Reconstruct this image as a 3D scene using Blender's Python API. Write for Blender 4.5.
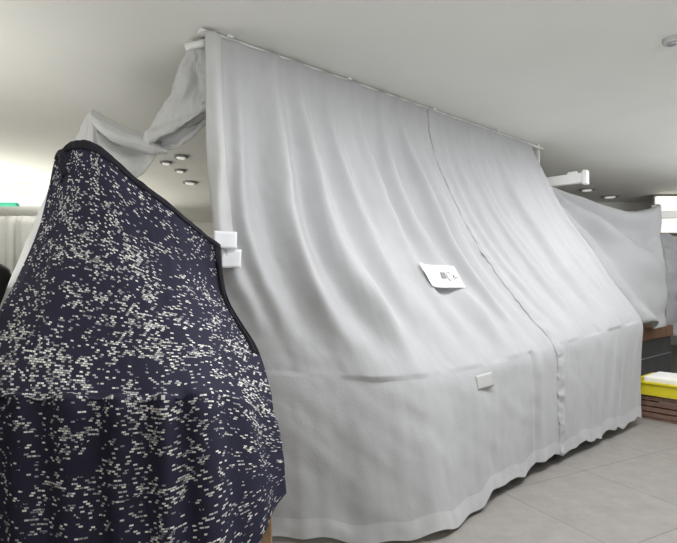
import bpy, bmesh, math, random
from mathutils import Vector, noise
random.seed(7)
S = bpy.context.scene
COL = S.collection
for o in list(bpy.data.objects): bpy.data.objects.remove(o)

# ------------------------------------------------------------------ camera, world, lights, exposure
F, CX, HY, EYE = 500.0, 338.5, 285.0, 1.5
cam = bpy.data.cameras.new('camera'); camo = bpy.data.objects.new('camera', cam); COL.objects.link(camo)
camo.location = (0, 0, EYE); camo.rotation_euler = (math.pi/2, 0, 0)
cam.sensor_width = 36; cam.lens = F/677*36; cam.shift_y = (HY-271.5)/677
S.camera = camo
w = bpy.data.worlds.new('world'); S.world = w; w.use_nodes = True
w.node_tree.nodes['Background'].inputs[0].default_value = (0.97, 0.98, 1.0, 1)
w.node_tree.nodes['Background'].inputs[1].default_value = 0.09
def area(name, loc, size, power, col=(1, 1, 1), aim=(0, 0, -1)):
    l = bpy.data.lights.new(name, 'AREA'); l.shape = 'RECTANGLE'; l.size, l.size_y = size
    l.energy = power; l.color = col
    o = bpy.data.objects.new(name, l); COL.objects.link(o); o.location = loc
    o.rotation_euler = Vector(aim).to_track_quat('-Z', 'Y').to_euler(); return o
for s_, n_, pw_ in ((1.2, 1.25, 17), (1.9, 1.25, 21), (2.5, 1.2, 25), (3.3, .78, 25), (4.0, .85, 26), (4.7, 1.1, 25), (5.3, 1.42, 21), (6.1, 1.5, 13)):   # recessed ceiling lamps along the aisle
    area('aisle_lamp', (.766*s_-.643*n_, .643*s_+.766*n_, 3.05), (.3, .3), pw_*.70, (0.985, 0.99, 1.0))
# unseen upward fills added behind and beside the viewer to brighten the ceiling
area('ceiling_fill', (1.5, -1.2, 2.0), (4.0, 2.0), 142, (1, 0.99, 0.96), (0, .35, 1))
area('ceiling_fill', (-3.6, 2.6, 2.0), (1.5, 3.0), 40, (1, 0.98, 0.93), (.35, .1, 1))
area('ceiling_fill', (6.4, 4.4, 1.9), (2.5, 3.0), 98, (0.98, 0.99, 1.0), (-.3, .1, 1))
area('left_ceiling_fill', (-5.6, 6.8, 1.7), (1.6, 2.2), 80, (1, 0.97, 0.86), (.45, 0.1, 1))  # unseen fill added out of view, aimed up to brighten the far-left ceiling
area('far_window', (-5.6, 9.6, 1.9), (2.6, 1.6), 150, (1, 0.97, 0.88), (0.1, -1, 0.35))
S.view_settings.view_transform = 'Standard'; S.view_settings.look = 'None'
S.view_settings.exposure = 0.0; S.view_settings.gamma = 1.0; S.view_settings.use_curve_mapping = False

# ------------------------------------------------------------------ helpers
def at(px, py, d): return Vector(((px-CX)/F*d, d, EYE-(py-HY)/F*d))
A2 = Vector((0.766, 0.643, 0)); B2 = Vector((-0.643, 0.766, 0))       # along the stall / towards its back
def pt(s, n, z=0.0): return A2*s + B2*n + Vector((0, 0, z))

def tag(o, label=None, cat=None, group=None, kind=None):
    if label: o['label'] = label
    if cat: o['category'] = cat
    if group: o['group'] = group
    if kind: o['kind'] = kind
    return o
def empty(name, loc, label, cat, group=None):
    o = bpy.data.objects.new(name, None); COL.objects.link(o); o.location = loc; o.empty_display_size = .05
    return tag(o, label, cat, group)
def link(name, me, mat, parent=None, smooth=False):
    o = bpy.data.objects.new(name, me); COL.objects.link(o); me.materials.append(mat)
    if smooth:
        for p in me.polygons: p.use_smooth = True
    if parent:
        o.parent = parent; o.location = -parent.location
        if parent.parent: o.location = (0, 0, 0) if parent.type == 'MESH' else o.location
        if parent.type == 'MESH': o.location = (0, 0, 0)
    return o
class MB:
    def __init__(s): s.bm = bmesh.new()
    def box(s, c, size, ax=None, bev=0.0):
        ax = ax or (Vector((1, 0, 0)), Vector((0, 1, 0)), Vector((0, 0, 1)))
        t = bmesh.new(); bmesh.ops.create_cube(t, size=1)
        for v in t.verts: v.co = Vector((v.co.x*size[0], v.co.y*size[1], v.co.z*size[2]))
        if bev: bmesh.ops.bevel(t, geom=t.edges[:], offset=bev, segments=2, affect='EDGES', profile=.6)
        c = Vector(c)
        for v in t.verts: v.co = c + ax[0]*v.co.x + ax[1]*v.co.y + ax[2]*v.co.z
        me = bpy.data.meshes.new('t'); t.to_mesh(me); t.free(); s.bm.from_mesh(me); bpy.data.meshes.remove(me); return s
    def tube(s, pts, r, n=12, cap=True):
        pts = [Vector(p) for p in pts]; rings = []
        for i, p in enumerate(pts):
            d = (pts[min(i+1, len(pts)-1)] - pts[max(i-1, 0)]).normalized()
            up = Vector((0, 0, 1)) if abs(d.z) < .9 else Vector((1, 0, 0))
            x = d.cross(up).normalized(); y = d.cross(x)
            rr = r[i] if isinstance(r, (list, tuple)) else r
            rings.append([s.bm.verts.new(p + (x*math.cos(k*2*math.pi/n) + y*math.sin(k*2*math.pi/n))*rr) for k in range(n)])
        for a, b in zip(rings, rings[1:]):
            for k in range(n): s.bm.faces.new((a[k], a[(k+1) % n], b[(k+1) % n], b[k]))
        if cap: s.bm.faces.new(rings[0]); s.bm.faces.new(rings[-1])
        return s
    def build(s, name, mat, parent=None, smooth=False):
        bmesh.ops.recalc_face_normals(s.bm, faces=s.bm.faces[:])
        me = bpy.data.meshes.new(name); s.bm.to_mesh(me); s.bm.free(); return link(name, me, mat, parent, smooth)
STALL = (A2, B2, Vector((0, 0, 1)))

def catmull(P, t):                                    # P list of Vectors, t 0..1
    n = len(P)-1; x = min(max(t, 0), 1)*n; i = min(int(x), n-1); f = x-i
    p1, p2 = P[i], P[i+1]; p0 = P[i-1] if i else p1*2-p2; p3 = P[i+2] if i+2 <= n else p2*2-p1
    return 0.5*((2*p1)+(p2-p0)*f+(2*p0-5*p1+4*p2-p3)*f*f+(3*p1-p0-3*p2+p3)*f**3)
def sample_rows(rows, nu, nv):
    return [[catmull([catmull(r, u/nu) for r in rows], v/nv) for u in range(nu+1)] for v in range(nv+1)]
def displace(G, fn):                                  # fn(u,v)-> metres along the normal that faces the viewer's side
    nv, nu = len(G)-1, len(G[0])-1; out = []
    for j in range(nv+1):
        row = []
        for i in range(nu+1):
            du = G[j][min(i+1, nu)]-G[j][max(i-1, 0)]; dv = G[min(j+1, nv)][i]-G[max(j-1, 0)][i]
            n = dv.cross(du)
            n = n.normalized() if n.length > 1e-9 else Vector((0, -1, 0))
            row.append(G[j][i] + n*fn(i/nu, j/nv))
        out.append(row)
    return out
def grid_mesh(name, G, mat, parent=None, thick=.004, attr=None):
    nv, nu = len(G)-1, len(G[0])-1
    me = bpy.data.meshes.new(name)
    vs = [p for r in G for p in r]
    fs = [(j*(nu+1)+i, (j+1)*(nu+1)+i, (j+1)*(nu+1)+i+1, j*(nu+1)+i+1) for j in range(nv) for i in range(nu)]
    me.from_pydata(vs, [], fs)
    # uv in metres of cloth
    L = [0.0]
    mid = nv//2
    for i in range(nu): L.append(L[-1] + (G[mid][i+1]-G[mid][i]).length)
    W = [0.0]; mu = nu//2
    for j in range(nv): W.append(W[-1] + (G[j+1][mu]-G[j][mu]).length)
    uv = me.uv_layers.new(name='UVMap')
    for lp in me.loops:
        j, i = divmod(lp.vertex_index, nu+1); uv.data[lp.index].uv = (L[i], -W[j])
    if attr:
        at_ = me.attributes.new('sequin_amount', 'FLOAT', 'POINT')
        for k in range(len(vs)):
            j, i = divmod(k, nu+1); at_.data[k].value = attr(i/nu, j/nv)
    o = link(name, me, mat, parent, True)
    if thick:
        m = o.modifiers.new('thickness', 'SOLIDIFY'); m.thickness = thick; m.offset = 0
    return o
def N(x, y, z=0.0): return noise.noise(Vector((x, y, z)))
def sstep(a, b, x):
    t = min(max((x-a)/(b-a), 0), 1); return t*t*(3-2*t)
def bump(x, c, w): return math.exp(-((x-c)/w)**2)

# ------------------------------------------------------------------ materials
def mat(name, col, rough=.8, metal=0.0, noise_amt=0.0, nscale=6.0, bump_s=0.0, bscale=200.0, emit=None, estr=0.0, coord='Object', sheen=0.0):
    m = bpy.data.materials.new(name); m.use_nodes = True; nt = m.node_tree; b = nt.nodes['Principled BSDF']
    b.inputs['Base Color'].default_value = (*col, 1); b.inputs['Roughness'].default_value = rough; b.inputs['Metallic'].default_value = metal
    b.inputs['Specular IOR Level'].default_value = .3
    if sheen: b.inputs['Sheen Weight'].default_value = sheen
    tc = nt.nodes.new('ShaderNodeTexCoord')
    if noise_amt:
        n = nt.nodes.new('ShaderNodeTexNoise'); n.inputs['Scale'].default_value = nscale; n.inputs['Detail'].default_value = 5
        nt.links.new(tc.outputs[coord], n.inputs['Vector'])
        r = nt.nodes.new('ShaderNodeValToRGB'); e = r.color_ramp.elements
        e[0].position, e[1].position = .3, .7
        e[0].color = (*[c*(1-noise_amt) for c in col], 1); e[1].color = (*[min(1, c*(1+noise_amt)) for c in col], 1)
        nt.links.new(n.outputs['Fac'], r.inputs[0]); nt.links.new(r.outputs[0], b.inputs['Base Color'])
    if bump_s:
        n2 = nt.nodes.new('ShaderNodeTexNoise'); n2.inputs['Scale'].default_value = bscale; n2.inputs['Detail'].default_value = 3
        nt.links.new(tc.outputs[coord], n2.inputs['Vector'])
        bp = nt.nodes.new('ShaderNodeBump'); bp.inputs['Strength'].default_value = bump_s; bp.inputs['Distance'].default_value = .01
        nt.links.new(n2.outputs['Fac'], bp.inputs['Height']); nt.links.new(bp.outputs[0], b.inputs['Normal'])
    if emit:
        b.inputs['Emission Color'].default_value = (*emit, 1); b.inputs['Emission Strength'].default_value = estr
    return m
M = {}
M['sheet'] = mat('grey_sheet_cloth', (.462, .468, .484), .85, noise_amt=.03, nscale=3, bump_s=.12, bscale=55, sheen=.15)
M['sheet_hem'] = mat('grey_sheet_hem', (.53, .535, .55), .85, noise_amt=.03, nscale=8, sheen=.15)
M['sheet_pale'] = mat('pale_sheet_cloth', (.55, .555, .555), .85, noise_amt=.03, nscale=3, bump_s=.1, bscale=55, sheen=.15)
M['ceiling'] = mat('painted_ceiling', (.78, .785, .75), .9, noise_amt=.025, nscale=1.3, bump_s=.08, bscale=30)
M['wall'] = mat('painted_wall', (.72, .71, .68), .9, noise_amt=.03, nscale=2)
M['white'] = mat('white_metal', (.80, .81, .80), .35, noise_amt=.02)
M['grey_metal'] = mat('grey_metal', (.30, .30, .31), .45, noise_amt=.05)
M['paper'] = mat('white_paper', (.93, .93, .91), .7, noise_amt=.01)
M['paper_blue'] = mat('cool_white_paper', (.80, .82, .86), .7, noise_amt=.01)
M['ink'] = mat('grey_ink', (.26, .26, .26), .7, noise_amt=.1)
M['tape'] = mat('pale_patch', (.50, .50, .50), .6, noise_amt=.02)
M['wood'] = mat('light_wood', (.45, .30, .18), .6, noise_amt=.2, nscale=14)
M['brown'] = mat('brown_board', (.27, .15, .10), .7, noise_amt=.15, nscale=9)
M['wicker'] = mat('brown_crate_plastic', (.20, .12, .09), .7, noise_amt=.2, nscale=18)
M['dark_panel'] = mat('dark_grey_panel', (.085, .085, .088), .6, noise_amt=.1)
M['black'] = mat('black_vinyl', (.012, .012, .013), .5, noise_amt=.1)
M['yellow'] = mat('yellow_plastic', (.72, .62, .03), .45, noise_amt=.06, nscale=8)
M['trim'] = mat('black_band', (.017, .016, .024), .8, noise_amt=.1, nscale=30, bump_s=.3, bscale=80)
M['lens'] = mat('lamp_lens', (.75, .75, .72), .3, emit=(1, .97, .9), estr=.4)
M['green'] = mat('green_sign_face', (.05, .35, .22), .4, emit=(.1, .8, .5), estr=.12)
M['lamp_white'] = mat('lit_sign_body', (.9, .9, .9), .4, emit=(1, 1, .97), estr=.9)

def sequin_mat():
    m = bpy.data.materials.new('navy_sequin_cloth'); m.use_nodes = True; nt = m.node_tree; b = nt.nodes['Principled BSDF']
    L = nt.links.new
    def node(t, **k):
        n = nt.nodes.new(t)
        for a, v in k.items(): setattr(n, a, v)
        return n
    def math_(op, a, bb=None):
        n = node('ShaderNodeMath', operation=op)
        for i, x in enumerate((a, bb)):
            if x is None: continue
            if isinstance(x, (int, float)): n.inputs[i].default_value = x
            else: L(x, n.inputs[i])
        return n.outputs[0]
    uv = node('ShaderNodeTexCoord').outputs['UV']
    sep = node('ShaderNodeSeparateXYZ'); L(uv, sep.inputs[0])
    y = math_('DIVIDE', sep.outputs['Y'], .0100); fy = math_('FLOOR', y)
    off = math_('MULTIPLY', math_('FRACT', math_('MULTIPLY', fy, .618)), 1.0)
    x = math_('ADD', math_('DIVIDE', sep.outputs['X'], .0165), off); fx = math_('FLOOR', x)
    cb = node('ShaderNodeCombineXYZ'); L(fx, cb.inputs[0]); L(fy, cb.inputs[1])
    wn = node('ShaderNodeTexWhiteNoise', noise_dimensions='2D'); L(cb.outputs[0], wn.inputs['Vector'])
    nz = node('ShaderNodeTexNoise'); nz.inputs['Scale'].default_value = 9; nz.inputs['Detail'].default_value = 4; L(uv, nz.inputs['Vector'])
    at_ = node('ShaderNodeAttribute', attribute_name='sequin_amount')
    dens = math_('MINIMUM', .55, math_('MULTIPLY', at_.outputs['Fac'], math_('MULTIPLY', math_('POWER', nz.outputs['Fac'], 4.0), 17.0)))
    on = math_('LESS_THAN', wn.outputs['Value'], dens)
    # sequin with a dark gap round it
    gx = math_('LESS_THAN', math_('ABSOLUTE', math_('SUBTRACT', math_('FRACT', x), .5)), .43)
    gy = math_('LESS_THAN', math_('ABSOLUTE', math_('SUBTRACT', math_('FRACT', y), .5)), .38)
    fac = math_('MULTIPLY', on, math_('MULTIPLY', gx, gy))
    sepc = node('ShaderNodeSeparateColor'); L(wn.outputs['Color'], sepc.inputs[0])
    ramp = node('ShaderNodeValToRGB'); e = ramp.color_ramp.elements
    e[0].color = (.2, .2, .23, 1); e[1].color = (.95, .94, .88, 1); e[0].position = .0; e[1].position = .9
    L(sepc.outputs['Green'], ramp.inputs[0])
    mix = node('ShaderNodeMix', data_type='RGBA'); L(fac, mix.inputs['Factor'])
    mix.inputs['A'].default_value = (.026, .025, .050, 1); L(ramp.outputs[0], mix.inputs['B'])
    L(mix.outputs['Result'], b.inputs['Base Color'])
    r = node('ShaderNodeMapRange'); L(fac, r.inputs[0]); r.inputs[3].default_value = .75; r.inputs[4].default_value = .5; L(r.outputs[0], b.inputs['Roughness'])
    b.inputs['Specular IOR Level'].default_value = .25
    return m
M['sequin'] = sequin_mat()

def floor_mat():
    m = bpy.data.materials.new('stone_tiles'); m.use_nodes = True; nt = m.node_tree; b = nt.nodes['Principled BSDF']; L = nt.links.new
    tc = nt.nodes.new('ShaderNodeTexCoord'); mp = nt.nodes.new('ShaderNodeMapping')
    mp.inputs['Rotation'].default_value = (0, 0, math.radians(-27)); mp.inputs['Location'].default_value = (FLX, FLY, 0)
    L(tc.outputs['Object'], mp.inputs[0])
    br = nt.nodes.new('ShaderNodeTexBrick'); br.offset = 0; br.squash = 1
    for k, v in (('Scale', 1.0), ('Mortar Size', .004), ('Mortar Smooth', .3), ('Brick Width', .9), ('Row Height', .9), ('Bias', 0)): br.inputs[k].default_value = v
    br.inputs['Color1'].default_value = (.265, .25, .235, 1); br.inputs['Color2'].default_value = (.285, .268, .25, 1); br.inputs['Mortar'].default_value = (.17, .155, .14, 1)
    L(mp.outputs[0], br.inputs['Vector'])
    n = nt.nodes.new('ShaderNodeTexNoise'); n.inputs['Scale'].default_value = 7; n.inputs['Detail'].default_value = 8; n.inputs['Roughness'].default_value = .7; L(tc.outputs['Object'], n.inputs['Vector'])
    r = nt.nodes.new('ShaderNodeMapRange'); L(n.outputs['Fac'], r.inputs[0]); r.inputs[1].default_value = .25; r.inputs[2].default_value = .75; r.inputs[3].default_value = .84; r.inputs[4].default_value = 1.14
    mx = nt.nodes.new('ShaderNodeMix'); mx.data_type = 'RGBA'; mx.blend_type = 'MULTIPLY'; mx.inputs['Factor'].default_value = 1
    L(br.outputs['Color'], mx.inputs['A']); L(r.outputs[0], mx.inputs['B']); L(mx.outputs['Result'], b.inputs['Base Color'])
    b.inputs['Roughness'].default_value = .55
    return m
FLX, FLY = 0.0, 0.0
M['floor'] = floor_mat()

# ------------------------------------------------------------------ the setting
CH = 3.07
def struct(name, c, size, m, ax=None):
    o = MB().box(c, size, ax).build(name, m); tag(o, kind='structure'); return o
struct('floor', (1, 4.5, -.05), (24, 19, .1), M['floor'])
struct('ceiling', (1, 4.5, CH+.05), (24, 19, .1), M['ceiling'])
struct('wall_back', (1, 12.6, CH/2), (24, .15, CH), M['wall'])
struct('trim_1', (7.6, 9.7, CH-.09), (7.0, .35, .18), M['ceiling'])          # dropped beam beyond the stalls

# ------------------------------------------------------------------ the main sheets
NF = 2.04; EC = 2.25
CORN = pt(EC, NF)
def path(ee, n_off=0.0):
    def raw(e):
        if e >= EC: return pt(e, NF+n_off)
        c = pt(EC, NF+n_off); return c + Vector((-1, .02, 0))*(EC-e)
    acc = Vector((0, 0, 0))
    for k in range(-4, 5): acc += raw(ee + k*.05)
    return acc/9
def lin(x, P):
    for (x0, y0), (x1, y1) in zip(P, P[1:]):
        if x <= x1: return y0 + (y1-y0)*(x-x0)/(x1-x0)
    return P[-1][1]
def rail(q): return pt(1.35+q*3.82, 2.85, 3.045)
def edge(q):
    p = path(lin(q, [(0, 1.2), (.545, 4.12), (1, 6.05)])); p.z = lin(q, [(0, .99), (.16, .93), (.36, .93), (.545, .995), (1, 1.12)]); return p
def hem(q):
    p = path(lin(q, [(0, 1.32), (.545, 4.12), (1, 5.9)]), lin(q, [(0, -.16), (.2, -.16), (.45, -.03), (1, -.03)]))
    p.z = lin(q, [(0, .02), (.22, .025), (.4, .085), (1, .085)]) + .018*math.sin(q*41) + .012*math.sin(q*97+1); return p
NVS, NVF = 130, 70
VE = NVS/(NVS+NVF)
def column(q):
    r, e, h = rail(q), edge(q), hem(q); pw = lin(q, [(0, 2.3), (.3, 2.0), (.6, 1.7), (1, 1.17)])
    out = []
    for j in range(NVS+1):
        v = j/NVS; g = v**pw
        p = r.lerp(e, g); p.z = r.z+(e.z-r.z)*v; out.append(p)
    for j in range(1, NVF+1):
        out.append(e.lerp(h, j/NVF))
    for _ in range(10):
        o2 = out[:]
        for j in range(NVS-22, NVS+12): o2[j] = (out[j-2]+out[j-1]+out[j]+out[j+1]+out[j+2])/5
        out = o2
    return out
rnd = random.Random(11)
FOLDS = []                                           # (centre q, width, amplitude, sweep)
for k in range(26):
    q = (k+.5)/26 + rnd.uniform(-.012, .012)
    FOLDS.append((q, rnd.uniform(.006, .012), rnd.uniform(.012, .04)*(1.3 if q < .5 else .6), rnd.uniform(.05, .13)))
BIG = [(.05, .011, .05, .1), (.115, .014, .08, .13), (.175, .017, .09, .16), (.245, .016, .085, .16), (.315, .014, .075, .14), (.385, .014, .065, .11), (.45, .012, .05, .08), (.50, .010, .035, .06), (.62, .012, .03, .06), (.70, .013, .03, .05), (.80, .014, .03, .05)]
def folds(q, v):
    d = 0.0
    if v <= VE:
        t = v/VE
        env = .20 + .8*sstep(.03, .45, t); end = 1 - .93*sstep(.74, .99, t)
        for c, wd, a, sw in FOLDS+BIG:
            qq = q + .02*N(q*3, t*2.5, c*9)
            cc = c + sw*.9*max(0, t-.45)**2*(1.6 if c < .45 else .7)
            ww = wd*(1+.8*t)
            d += 1.3*a*env*end*bump(qq, cc, ww)
        d += .020*N(q*9, t*3, 3)*sstep(0, .3, t) + .006*N(q*38+4*t, t*9, 5) + .0035*N(q*80, t*26, 8)
        d -= .03*end*env
        d *= 1-.75*math.exp(-((q-.383)/.055)**4)*bump(v, .46, .09)   # pinned flat where the sign hangs
    k = sstep(VE-.06, VE+.06, v)
    t = (v-VE)/(1-VE)
    f = 1.25*(.016*N(q*17+.5*t, t*1.2, 11) + .014*N(q*45+1.2*t, t*.7, 14)*sstep(-.1, .8, t) + .005*N(q*24-5*t, t*3, 21) + .002*N(q*75, t*9, 31))
    if v > VE: f += .014*bump(q, .40+.02*t, .015)*t - .022*bump(q, .47, .006)*(1-.5*t) + .018*bump(q, .485, .01)*(1-.4*t) + .03*bump(q, .2, .05)*t
    return d + k*f
def main_grid(q0, q1, nu):
    """nu columns between q0 and q1"""
    C = [column(q0+(q1-q0)*i/nu) for i in range(nu+1)]
    G = [[C[i][j] for i in range(nu+1)] for j in range(NVS+NVF+1)]
    return displace(G, lambda u, v: folds(q0+(q1-q0)*u, v))
QS = .545
GA = main_grid(0.0, QS+.012, 230)
GB0 = main_grid(QS-.006, 1.0, 170)
def lift(u, v):                                        # second sheet laps over the first: puckered seam edge
    q = (QS-.006)+u*(1-QS+.006); k = 1-sstep(0, .06, u)
    return .0005*k + k*.013*max(0, N(v*55, 3)) + .016*bump(u, .03, .025)*(.5+N(v*40, 7))
GB = displace(GB0, lift)
for j, r in enumerate(GB):                              # the seam edge wanders where the stitching pulls
    for i in range(12):
        k = 1-i/12; r[i] = r[i] + A2*(k*(.016*N(j*.42, 1.5)+.010*N(j*.15, 4.5)))
sheetA = grid_mesh('dust_sheet', GA, M['sheet'], None, .002)
tag(sheetA, 'large grey dust sheet hung from the ceiling rail, left half with deep sweeping folds', 'sheet', 'grey sheets over the long stall')
sheetB = grid_mesh('dust_sheet', GB, M['sheet'], None, .002)
tag(sheetB, 'smoother grey dust sheet right of the puckered seam, below the white bracket arm', 'sheet', 'grey sheets over the long stall')
# stitched hem bands
def hem_band(G, parent, w=9):
    H = [[p.copy() for p in r] for r in G[-w:]]
    H = displace(H, lambda u, v: .0012+.0025*sstep(0, .5, v))
    return grid_mesh('hem', H, M['sheet_hem'], parent, 0)
hem_band(GA, sheetA); hem_band(GB, sheetB)
# folded left border of the first sheet
strip = []
for j in range(0, 92):
    r = []
    for i in range(9):
        u = i/8; p = GA[j][int(u*12)].copy(); n = Vector((.2, -1, .1)).normalized()
        p += n*(.012+.014*math.sin(u*math.pi)+.004*math.sin(j*.2+u*4)) + Vector((-.012, 0, 0))
        r.append(p)
    strip.append(r)
grid_mesh('folded_border', strip, M['sheet_pale'], sheetA, .004)

def on_sheet(px, py, grids=(GA, GB)):
    best = None
    for G in grids:
        for j in range(len(G)):
            for i in range(len(G[0])):
                p = G[j][i]; x = CX+F*p.x/p.y; y = HY-F*(p.z-EYE)/p.y
                e = (x-px)**2+(y-py)**2 + p.y*.01
                if best is None or e < best[0]: best = (e, G, j, i)
    _, G, j, i = best
    wd = 24 if len(G[0]) > 50 else 8
    j0, j1, i0, i1 = max(j-8, 0), min(j+8, len(G)-1), max(i-wd, 0), min(i+wd, len(G[0])-1)
    down = (G[j1][i]-G[j0][i]).normalized(); al = (G[j][i1]-G[j][i0]).normalized()
    n = down.cross(al).normalized(); n = n if n.y < 0 else -n
    return G[j][i].copy(), n, down

# ------------------------------------------------------------------ rail, posts, brackets
rail_t = empty('ceiling_rail', pt(1.3, 2.88, 3.04), 'thin white rail under the ceiling along the top of the grey sheets', 'rail')
MB().box(pt(3.37, 2.885, 3.053), (4.12, .05, .02), STALL, .004).build('rail_channel', M['white'], rail_t)
for s_ in (1.5, 2.5, 3.5, 4.5, 5.3):
    MB().box(pt(s_, 2.88, 3.062), (.04, .085, .014), STALL, .003).build('fixing_clip', M['white'], rail_t)
hb = MB().tube([pt(1.36, 2.90, 3.0), at(200, 44, 3.15), at(193, 45, 3.17), at(187, 47, 3.2)], .022).build('rail_end_tube', M['white'], rail_t, True)

def post(s_, n_, arm_z, arm_len, label, arm_dir=None, w_=.028, top=CH):
    base = pt(s_, n_, 0)
    t = empty('support_post', base, label, 'post', 'white posts of the stalls')
    MB().box(base+Vector((0, 0, top/2)), (w_, w_, top-.004), STALL, .004).build('upright', M['white'], t)
    if top == CH: MB().box(base+Vector((0, 0, CH-.008)), (.09, .09, .012), STALL, .003).build('ceiling_plate', M['white'], t)
    d = (arm_dir or -B2).normalized(); sd = Vector((0, 0, 1)).cross(d)
    ax = (d, sd, Vector((0, 0, 1)))
    st = base+Vector((0, 0, arm_z))
    MB().box(st+d*(arm_len/2), (arm_len, .08, .105), ax, .006).build('arm', M['white'], t)
    MB().box(st+d*(arm_len-.012), (.05, .10, .15), ax, .01).build('end_cap', M['white'], t)
    MB().box(st+d*(arm_len*.72)+Vector((0, 0, .065)), (.1, .03, .03), ax, .004).build('arm_clip', M['white'], t)
    MB().box(st+Vector((0, 0, .14))+d*.03, (.05, .03, .03), ax, .004).build('collar_knob', M['grey_metal'], t)
    return t
post(5.46, 2.93, 2.665, .52, 'white post with square cantilever arm at the right end of the rail', Vector((.50, -.45, 0)))

# ------------------------------------------------------------------ counter inferred under the sheets; dark body added to block light at the gap
cn = empty('display_counter', pt(4.0, 2.6, 0), 'dark display counter inferred under the grey sheets, blocks light in the gap above the floor', 'counter')
MB().box(pt(3.9, 2.6, .45), (2.9, .62, .74), STALL, .01).build('body', M['dark_panel'], cn)
MB().box(pt(3.9, 2.6, .04), (2.8, .6, .08), STALL, .004).build('plinth', M['black'], cn)

# ------------------------------------------------------------------ papers
def paper(name, px, py, w_, h_, m, label, cat, slant=0.0, roll=0.0, off=.012, curl=0.0, axis=None, G=(GA, GB), group=None):
    p, n, down = on_sheet(px, py, G)
    if len(G[0][0]) > 50:                                # lies on the crests of the folds beneath it
        off += .9*max((v-p).dot(n) for g_ in G for r_ in g_ for v in r_ if (v-p).length < .5*w_)
        ray = Vector(((px-CX)/F, 1, -(py-HY)/F)); o_ = Vector((0, 0, EYE)); p = o_ + ray*((p+n*off-o_).dot(n)/ray.dot(n)) - n*off
    ax = (axis or A2); ax = (ax - n*ax.dot(n)).normalized(); dn = n.cross(ax).normalized()
    if dn.z > 0: dn = -dn
    ax, dn = ax*math.cos(roll)+dn*math.sin(roll), dn*math.cos(roll)-ax*math.sin(roll)
    g = []
    for j in range(7):
        r = []
        for i in range(11):
            u, v = i/10-.5, j/6-.5
            r.append(p + n*(off + curl*max(0, -u-.1)**2*4 + .0015*math.sin(u*6)) + ax*(u*w_ + slant*v*h_) + dn*v*h_)
        g.append(r)
    o = grid_mesh(name, g, m, None, .0008); tag(o, label, cat, group)
    return o, p+n*off, ax, dn, n
sg, sp, sx, sd, sn = paper('paper_sign', 442, 276.5, .41, .185, M['paper'], 'white paper sign with grey marks pinned on the middle of the grey sheet', 'sign', slant=.3, off=.006, curl=.05, roll=.03)
def sg_pt(u, v): return sp + sx*u + sd*v + sn*.005
def mark(pts, r, name='mark'):
    MB().tube([sg_pt(*p) for p in pts], r, 8).build(name, M['ink'], sg, True)
mm = MB(); mm.box(sg_pt(.015, -.008), (.055, .05, .003), (sx, sd, sn)); mm.build('printed_square', M['ink'], sg)
mark([(.077+.022*math.cos(a), -.002+.034*math.sin(a)) for a in [math.radians(-40-k*20) for k in range(15)]], .003, 'printed_letter')
mark([(.125, -.022), (.125, .026), (.150, .010), (.130, -.010)], .003, 'printed_letter')
mark([(.150, .008), (.172, .008)], .003, 'printed_dash')
paper('paper_note', 224, 241, .135, .105, M['paper_blue'], 'upper of two blank white notes at the left edge of the grey sheet', 'note', off=.03, axis=Vector((1, .05, 0)), G=(strip,), group='white notes on the sheet edge')
paper('paper_note', 232, 259, .115, .115, M['paper_blue'], 'lower of two blank white notes, above the right end of the sequinned cloth', 'note', off=.02, axis=Vector((1, .05, 0)), G=(strip,), group='white notes on the sheet edge')
paper('cloth_patch', 485, 381, .20, .10, M['tape'], 'small pale rectangular patch on the front drop of the grey sheet', 'patch', off=.006, roll=-.03)

# ------------------------------------------------------------------ navy sequinned cloth on the left
ROWS = [
 [(59, 200, 2.86), (76, 196, 2.86), (98, 199, 2.86), (140, 226, 2.86), (180, 256, 2.86), (219, 285, 2.86)],
 [(57, 153, 2.77), (75, 143, 2.77), (98, 147, 2.77), (140, 181, 2.77), (180, 214, 2.77), (220, 246, 2.77)],
 [(39, 230, 2.70), (62, 225, 2.66), (105, 235, 2.62), (150, 255, 2.62), (190, 275, 2.66), (228, 298, 2.74)],
 [(1, 310, 2.55), (45, 315, 2.45), (105, 325, 2.42), (160, 332, 2.42), (210, 340, 2.50), (259, 352, 2.72)],
 [(-40, 386, 2.30), (30, 388, 2.25), (100, 390, 2.25), (165, 391, 2.25), (214, 386, 2.34), (273, 410, 2.68)],
 [(-41, 400, 2.255), (30, 403, 2.215), (100, 405, 2.205), (165, 406, 2.205), (217, 400, 2.31), (276, 424, 2.665)],
 [(-42, 470, 2.24), (30, 480, 2.21), (100, 485, 2.20), (168, 482, 2.20), (226, 466, 2.30), (283, 460, 2.64)],
 [(-42, 590, 2.24), (30, 604, 2.18), (100, 608, 2.16), (168, 600, 2.17), (232, 575, 2.28), (286, 493, 2.60)],
]
R3 = [[at(*p) for p in r] for r in ROWS]
GD = sample_rows(R3, 120, 182)
def dfold(u, v):
    t = sstep(.55, .70, v)
    d = .010*N(u*6, v*5, 2) + .004*N(u*25, v*20, 4)
    d += t*(.018*math.sin(u*44+1.5*N(u*5, v*2, 1)) + .014*N(u*16, v*1.5, 7))*(1 if u < .8 else 1.0)
    d += .008*(1-t)*N(u*12+v*8, v*3, 9)*sstep(.2, .4, v)
    return d
GD = displace(GD, dfold)
BL = [(.24, .62, .10, .07, .9), (.12, .58, .08, .06, .8), (.5, .42, .10, .10, .40), (.58, .52, .09, .06, .55), (.52, .72, .07, .07, .60), (.62, .75, .08, .05, .35), (.35, .36, .18, .12, .22),
      (.86, .50, .12, .10, .25), (.93, .70, .07, .12, .28), (.3, .74, .1, .08, .2), (.62, .88, .12, .06, .25), (.25, .9, .1, .05, .2), (.15, .30, .15, .1, .25)]
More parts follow.
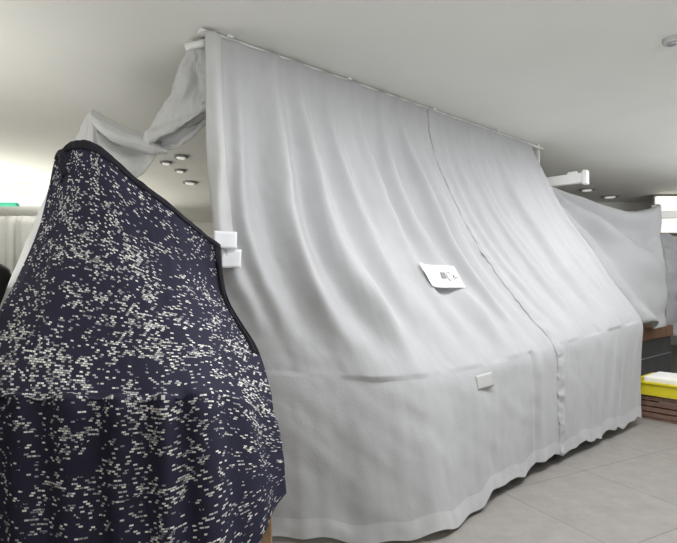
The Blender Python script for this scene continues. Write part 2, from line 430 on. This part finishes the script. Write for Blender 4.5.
def dens(u, v):
    x = v*7; v = (x if x <= 4 else 4+(x-4)*.2 if x <= 5 else 4.2+(x-5)*.9)/6
    d = .105
    for c, vv, wu, wv, a in BL: d += a*.62*bump(u, c, wu)*bump(v, vv, wv)
    return d
seq = grid_mesh('sequin_cloth', GD, M['sequin'], None, .005, dens)
tag(seq, 'dark navy cloth with scattered silver sequins draped over the stand at far left', 'cloth')
# black band along the ridge and down the right end
j_r = 26
ridge = [GD[j_r][i] for i in range(0, 121)]
down = [GD[j][120] for j in range(j_r+1, 80)]
line = ridge+down
band = []
for j in range(9):
    r = []
    for k, p in enumerate(line):
        if k < 121: q = GD[min(j_r-3+j, 182)][k]
        else: q = GD[j_r+k-120][120-int(j*.6)]
        n = Vector((.15, -1, .25)).normalized()
        r.append(q + n*.008)
    band.append(r)
grid_mesh('black_border', band, M['trim'], seq, .006)
MB().tube([at(61, 152, 2.755), at(65, 160, 2.74), at(62, 167, 2.74), at(66, 174, 2.73), at(62, 182, 2.73)], [.022, .028, .02, .024, .012], 10).build('gathered_corner', M['trim'], seq, True)

# wooden table under it
tb = empty('wooden_table', (-.85, 2.55, 0), 'wooden table under the sequinned cloth, one leg showing at the bottom', 'table')
tm = MB()
poly = [(-1.5, 2.38), (-.86, 2.38), (-.44, 2.74), (-.44, 2.80), (-1.5, 2.80)]
lo = [tm.bm.verts.new((x, y, .82)) for x, y in poly]; hi = [tm.bm.verts.new((x, y, .86)) for x, y in poly]
tm.bm.faces.new(lo[::-1]); tm.bm.faces.new(hi)
for k in range(5): tm.bm.faces.new((lo[k], lo[(k+1) % 5], hi[(k+1) % 5], hi[k]))
tm.build('tabletop', M['wood'], tb)
for lx, ly in ((-.395, 2.77), (-.88, 2.44), (-1.45, 2.77), (-1.45, 2.44)):
    MB().box((lx, ly, .41), (.05, .05, .82), None, .005).build('leg', M['wood'], tb)

# ------------------------------------------------------------------ pale sheets behind on the left
def soft(name, rows, m, label, cat, amp=.02, freq=12, seed=0, nu=70, nv=40, group=None, fan=0.0):
    G = sample_rows([[at(*p) for p in r] for r in rows], nu, nv)
    G = displace(G, lambda u, v: amp*N(u*freq*.3, v*freq, seed)+amp*.35*N(u*freq, v*freq*2, seed+5)
                 + (fan*math.sin(math.atan2(v+.02, u+.03)*13 + .8*N(u*3, v*3, seed))*min(1, (u+v)*1.5)*(1-.8*sstep(.75, 1, u)) if fan else 0))
    o = grid_mesh(name, G, m, None, .004); return tag(o, label, cat, group)
soft('draped_sheet', [
 [(193, 34, 3.22), (197, 32, 3.20), (201, 35, 3.18), (207, 42, 3.16)],
 [(180, 66, 3.27), (189, 66, 3.22), (198, 68, 3.22), (207, 72, 3.18)],
 [(168, 96, 3.32), (181, 94, 3.26), (195, 92, 3.26), (208, 94, 3.20)],
 [(152, 124, 3.38), (168, 121, 3.30), (188, 113, 3.24), (208, 103, 3.18)],
 [(142, 140, 3.38), (160, 136, 3.28), (184, 124, 3.20), (208, 110, 3.14)],
 [(146, 146, 3.46), (164, 141, 3.40), (186, 129, 3.33), (208, 114, 3.27)],
 [(156, 152, 3.44), (172, 149, 3.36), (188, 141, 3.30), (208, 122, 3.24)],
], M['sheet_pale'], 'pale grey flap hanging down from the left end of the ceiling rail', 'sheet', .035, 11, 3)
soft('draped_sheet', [
 [(91, 109, 3.50), (112, 121, 3.48), (132, 130, 3.46), (150, 137, 3.44), (168, 149, 3.42)],
 [(91, 115, 3.40), (112, 128, 3.38), (132, 137, 3.36), (150, 144, 3.34), (168, 151, 3.36)],
 [(92, 121, 3.42), (112, 136, 3.40), (132, 145, 3.38), (150, 151, 3.36), (167, 153, 3.38)],
 [(94, 127, 3.56), (109, 140, 3.56), (126, 149, 3.55), (143, 154, 3.52), (159, 154, 3.46)],
 [(98, 144, 3.50), (112, 154, 3.48), (128, 160, 3.46), (143, 160, 3.46), (156, 157, 3.44)],
 [(106, 162, 3.46), (119, 172, 3.45), (131, 178, 3.44), (141, 175, 3.45), (151, 165, 3.44)],
], M['sheet_pale'], 'pale grey sheet rolled in a swag above the peak of the sequinned cloth', 'sheet', .018, 8, 5)
soft('draped_sheet', [
 [(76, 138, 3.6), (83, 122, 3.58), (91, 110, 3.56), (98, 122, 3.56)],
 [(58, 168, 3.6), (70, 165, 3.56), (86, 160, 3.54), (100, 158, 3.56)],
 [(44, 200, 3.6), (58, 200, 3.55), (78, 198, 3.53), (100, 196, 3.56)],
 [(30, 234, 3.6), (46, 232, 3.55), (70, 230, 3.53), (98, 228, 3.56)],
 [(13, 273, 3.6), (36, 270, 3.55), (64, 268, 3.53), (95, 264, 3.56)],
 [(-30, 380, 3.6), (10, 380, 3.55), (50, 380, 3.52), (90, 380, 3.56)],
], M['sheet_pale'], 'pale sheet hanging behind the left edge of the sequinned cloth', 'sheet', .02, 10, 8)

# ------------------------------------------------------------------ sheet of the next stall, right
soft('draped_sheet', [
 [(544, 181, 5.80), (556, 188, 6.05), (578, 196, 6.5), (604, 207, 6.7), (628, 213, 6.9), (646, 210, 7.05), (660, 204, 7.15)],
 [(546, 200, 5.80), (560, 206, 6.05), (582, 214, 6.4), (608, 226, 6.55), (632, 232, 6.75), (649, 230, 6.95), (661, 226, 7.1)],
 [(560, 236, 5.85), (576, 240, 6.0), (596, 246, 6.3), (618, 254, 6.4), (638, 258, 6.6), (652, 258, 6.85), (663, 254, 7.0)],
 [(588, 282, 5.85), (602, 285, 5.95), (618, 288, 6.1), (634, 292, 6.2), (648, 293, 6.4), (658, 292, 6.65), (666, 288, 6.85)],
 [(622, 322, 5.85), (631, 324, 5.9), (640, 324, 5.95), (649, 324, 6.0), (657, 326, 6.1), (663, 327, 6.3), (668, 326, 6.5)],
], M['sheet'], 'grey sheet sagging over the next stall, behind the right end of the big sheets', 'sheet', .05, 6, 12, fan=.085)
post(8.2, 2.62, 2.52, .6, 'post with bracket arm at the far right beside the bright window', Vector((1, -.2, 0)), .05, 2.66)

# ------------------------------------------------------------------ right: neighbour counter, crates
nc = empty('neighbour_counter', pt(7.3, 2.85, 0), 'dark grey counter with brown edge behind the yellow crate', 'counter')
MB().box(pt(7.3, 2.85, .39), (1.9, .85, .78), STALL, .008).build('body', M['dark_panel'], nc)
MB().box(pt(7.3, 2.85, .855), (1.96, .9, .15), STALL, .01).build('brown_top', M['brown'], nc)
MB().box(pt(7.3, 2.42, .54), (1.9, .012, .012), STALL, .003).build('groove_strip', M['grey_metal'], nc)
def crate(name, c, size, h0, m, label, slats, ax, solid=False):
    c = Vector(c); lx, ly, hz = size
    t = empty(name, (c.x, c.y, h0), label, 'crate')
    X, Y, Z = ax
    MB().box(c+Z*(h0+.01), (lx, ly, .02), ax, .004).build('bottom', m, t)
    for sgn, nm in ((-1, 'side'), (1, 'side')):
        b1, b2 = MB(), MB()
        for k in range(slats):
            z = h0+.02+(k+.5)*(hz-.02)/slats; hh = (hz-.02)/slats*(1.0 if solid else .78)
            b1.box(c+Y*(sgn*(ly/2-.008))+Z*z, (lx, .016, hh), ax, .003)
            b2.box(c+X*(sgn*(lx/2-.008))+Z*z, (.016, ly-.034, hh), ax, .003)
        b1.build('long_side', m, t); b2.build('short_side', m, t)
    for a in (-1, 1):
        for b in (-1, 1):
            MB().box(c+X*(a*(lx/2-.012))+Y*(b*(ly/2-.012))+Z*(h0+hz/2), (.035, .035, hz), ax, .004).build('corner_post', m, t)
    if solid:
        r = MB()
        for a in (-1, 1):
            r.box(c+Y*(a*(ly/2+.008))+Z*(h0+hz-.012), (lx+.03, .03, .024), ax, .006); r.box(c+X*(a*(lx/2+.008))+Z*(h0+hz-.012), (.03, ly+.03, .024), ax, .006)
        r.build('rim', m, t)
    return t
cc = pt(6.56, 1.96)
crate('slatted_crate', cc, (.62, .42, .27), 0.0, M['wicker'], 'brown slatted crate on the floor under the yellow crate', 4, STALL)
crate('yellow_crate', cc+B2*-.0, (.70, .50, .15), .275, M['yellow'], 'bright yellow plastic crate on the brown crate at right edge', 1, STALL, True)
pk = MB().box(pt(6.60, 1.96, .385), (.5, .36, .15), STALL, .02).build('packet', M['paper'])
tag(pk, 'white packet lying in the yellow crate', 'packet')

# ------------------------------------------------------------------ ceiling fittings
def downlight(px, py, r, label):
    d = (CH-EYE)*F/(HY-py); p = at(px, py, d); p.z = CH
    t = empty('ceiling_spotlight', p, label, 'light', 'spotlights on the ceiling')
    MB().tube([p-Vector((0, 0, .0)), p-Vector((0, 0, .022))], [r, r*.92], 20).build('ring', M['grey_metal'], t, False)
    MB().tube([p-Vector((0, 0, .021)), p-Vector((0, 0, .034))], [r*.6, r*.5], 20).build('lens', M['lens'], t, False)
    return t
downlight(587, 189, .13, 'ceiling spotlight just right of the white bracket arm')
downlight(610, 196, .15, 'ceiling spotlight further right, above the sagging sheet')
downlight(181, 156, .09, 'ceiling spotlight nearest the swagged sheet, seen in the gap')
downlight(166, 162, .08, 'ceiling spotlight left of the others in the gap beside the sheet')
downlight(180, 170, .08, 'ceiling spotlight in the middle of the gap beside the sheet')
downlight(190, 182, .12, 'lowest and largest looking ceiling spotlight in the gap beside the sheet')
p = at(672, 41, 3.19); p.z = CH
sd_ = empty('smoke_detector', p, 'round grey smoke detector on the ceiling at upper right', 'detector')
MB().tube([p, p-Vector((0, 0, .015)), p-Vector((0, 0, .03))], [.055, .055, .045], 28).build('housing', M['tape'], sd_, False)
MB().tube([p-Vector((0, 0, .029)), p-Vector((0, 0, .04))], [.028, .024], 20).build('sensor_cap', M['grey_metal'], sd_, False)

# ------------------------------------------------------------------ far left background
ex = empty('exit_light', at(10, 190, 7.6), 'lit white sign box with green lower edge under the ceiling at far left', 'light')
MB().box(at(8, 197, 7.6), (.30, .08, .16), None, .01).build('sign_box', M['lamp_white'], ex)
MB().box(at(8, 204.5, 7.58), (.30, .085, .05), None, .008).build('green_strip', M['green'], ex)
MB().box(Vector((at(8, 197, 7.6).x, 7.6, (at(8, 197, 7.6).z+CH)/2+.04)), (.02, .02, CH-at(8, 197, 7.6).z-.08), None).build('hanger', M['white'], ex)
cu = sample_rows([[at(x, y, 9.2+.1*math.sin(i*1.7)) for i, x in enumerate((-40, -25, -10, 4, 16, 28, 42, 56, 70))] for y in (216, 250, 300, 362)], 90, 12)
cu = displace(cu, lambda u, v: .05*math.sin(u*46)+.03*N(u*20, v*2, 4))
tag(grid_mesh('white_curtain', cu, M['sheet_pale'], None, .006), 'white pleated curtain hanging on the far left wall', 'curtain')
bg = at(6, 290, 5.2)
bag = MB(); 
prof = [(.0, -1.24), (.26, -1.24), (.25, -.6), (.235, .0), (.23, .12), (.22, .3), (.19, .42), (.10, .48), (.02, .5)]
bk = empty('covered_stand', (bg.x-.15, 5.2, 0), 'black covered shape at the left edge in front of the white curtain', 'cover')
rings = []
for r_, z_ in prof:
    rings.append([bag.bm.verts.new(Vector((bg.x-.15+math.cos(a)*r_*(1+.08*math.sin(3*a+z_*9)), 5.2+math.sin(a)*r_*.8, 1.24+z_))) for a in [k*2*math.pi/24 for k in range(24)]])
for a_, b_ in zip(rings, rings[1:]):
    for k in range(24): bag.bm.faces.new((a_[k], a_[(k+1) % 24], b_[(k+1) % 24], b_[k]))
bag.build('black_cover', M['black'], bk, True)

# ------------------------------------------------------------------ far right
pn = empty('lit_panel', at(690, 214, 8.6), 'warm white lit sign panel hung below the ceiling at far right', 'sign')
c_ = at(692, 214.5, 8.6)
MB().box(c_, (1.25, .06, .62), None, .01).build('panel_face', mat('lit_panel_face', (.9, .87, .8), .5, emit=(1, .93, .80), estr=.9), pn)
MB().box(c_+Vector((0, .04, 0)), (1.29, .05, .66), None, .01).build('panel_frame', M['grey_metal'], pn)
soft('draped_sheet', [
 [(656, 236, 7.9), (668, 233, 7.9), (682, 238, 7.9), (700, 234, 7.9)],
 [(655, 262, 7.8), (668, 260, 7.7), (684, 262, 7.8), (704, 260, 7.7)],
 [(654, 296, 7.8), (668, 296, 7.6), (686, 296, 7.7), (708, 296, 7.6)],
 [(652, 336, 7.8), (668, 336, 7.5), (688, 336, 7.7), (712, 336, 7.5)],
], M['sheet'], 'dim grey sheet covering goods beyond the far right post, under the lit panel', 'sheet', .06, 12, 17)
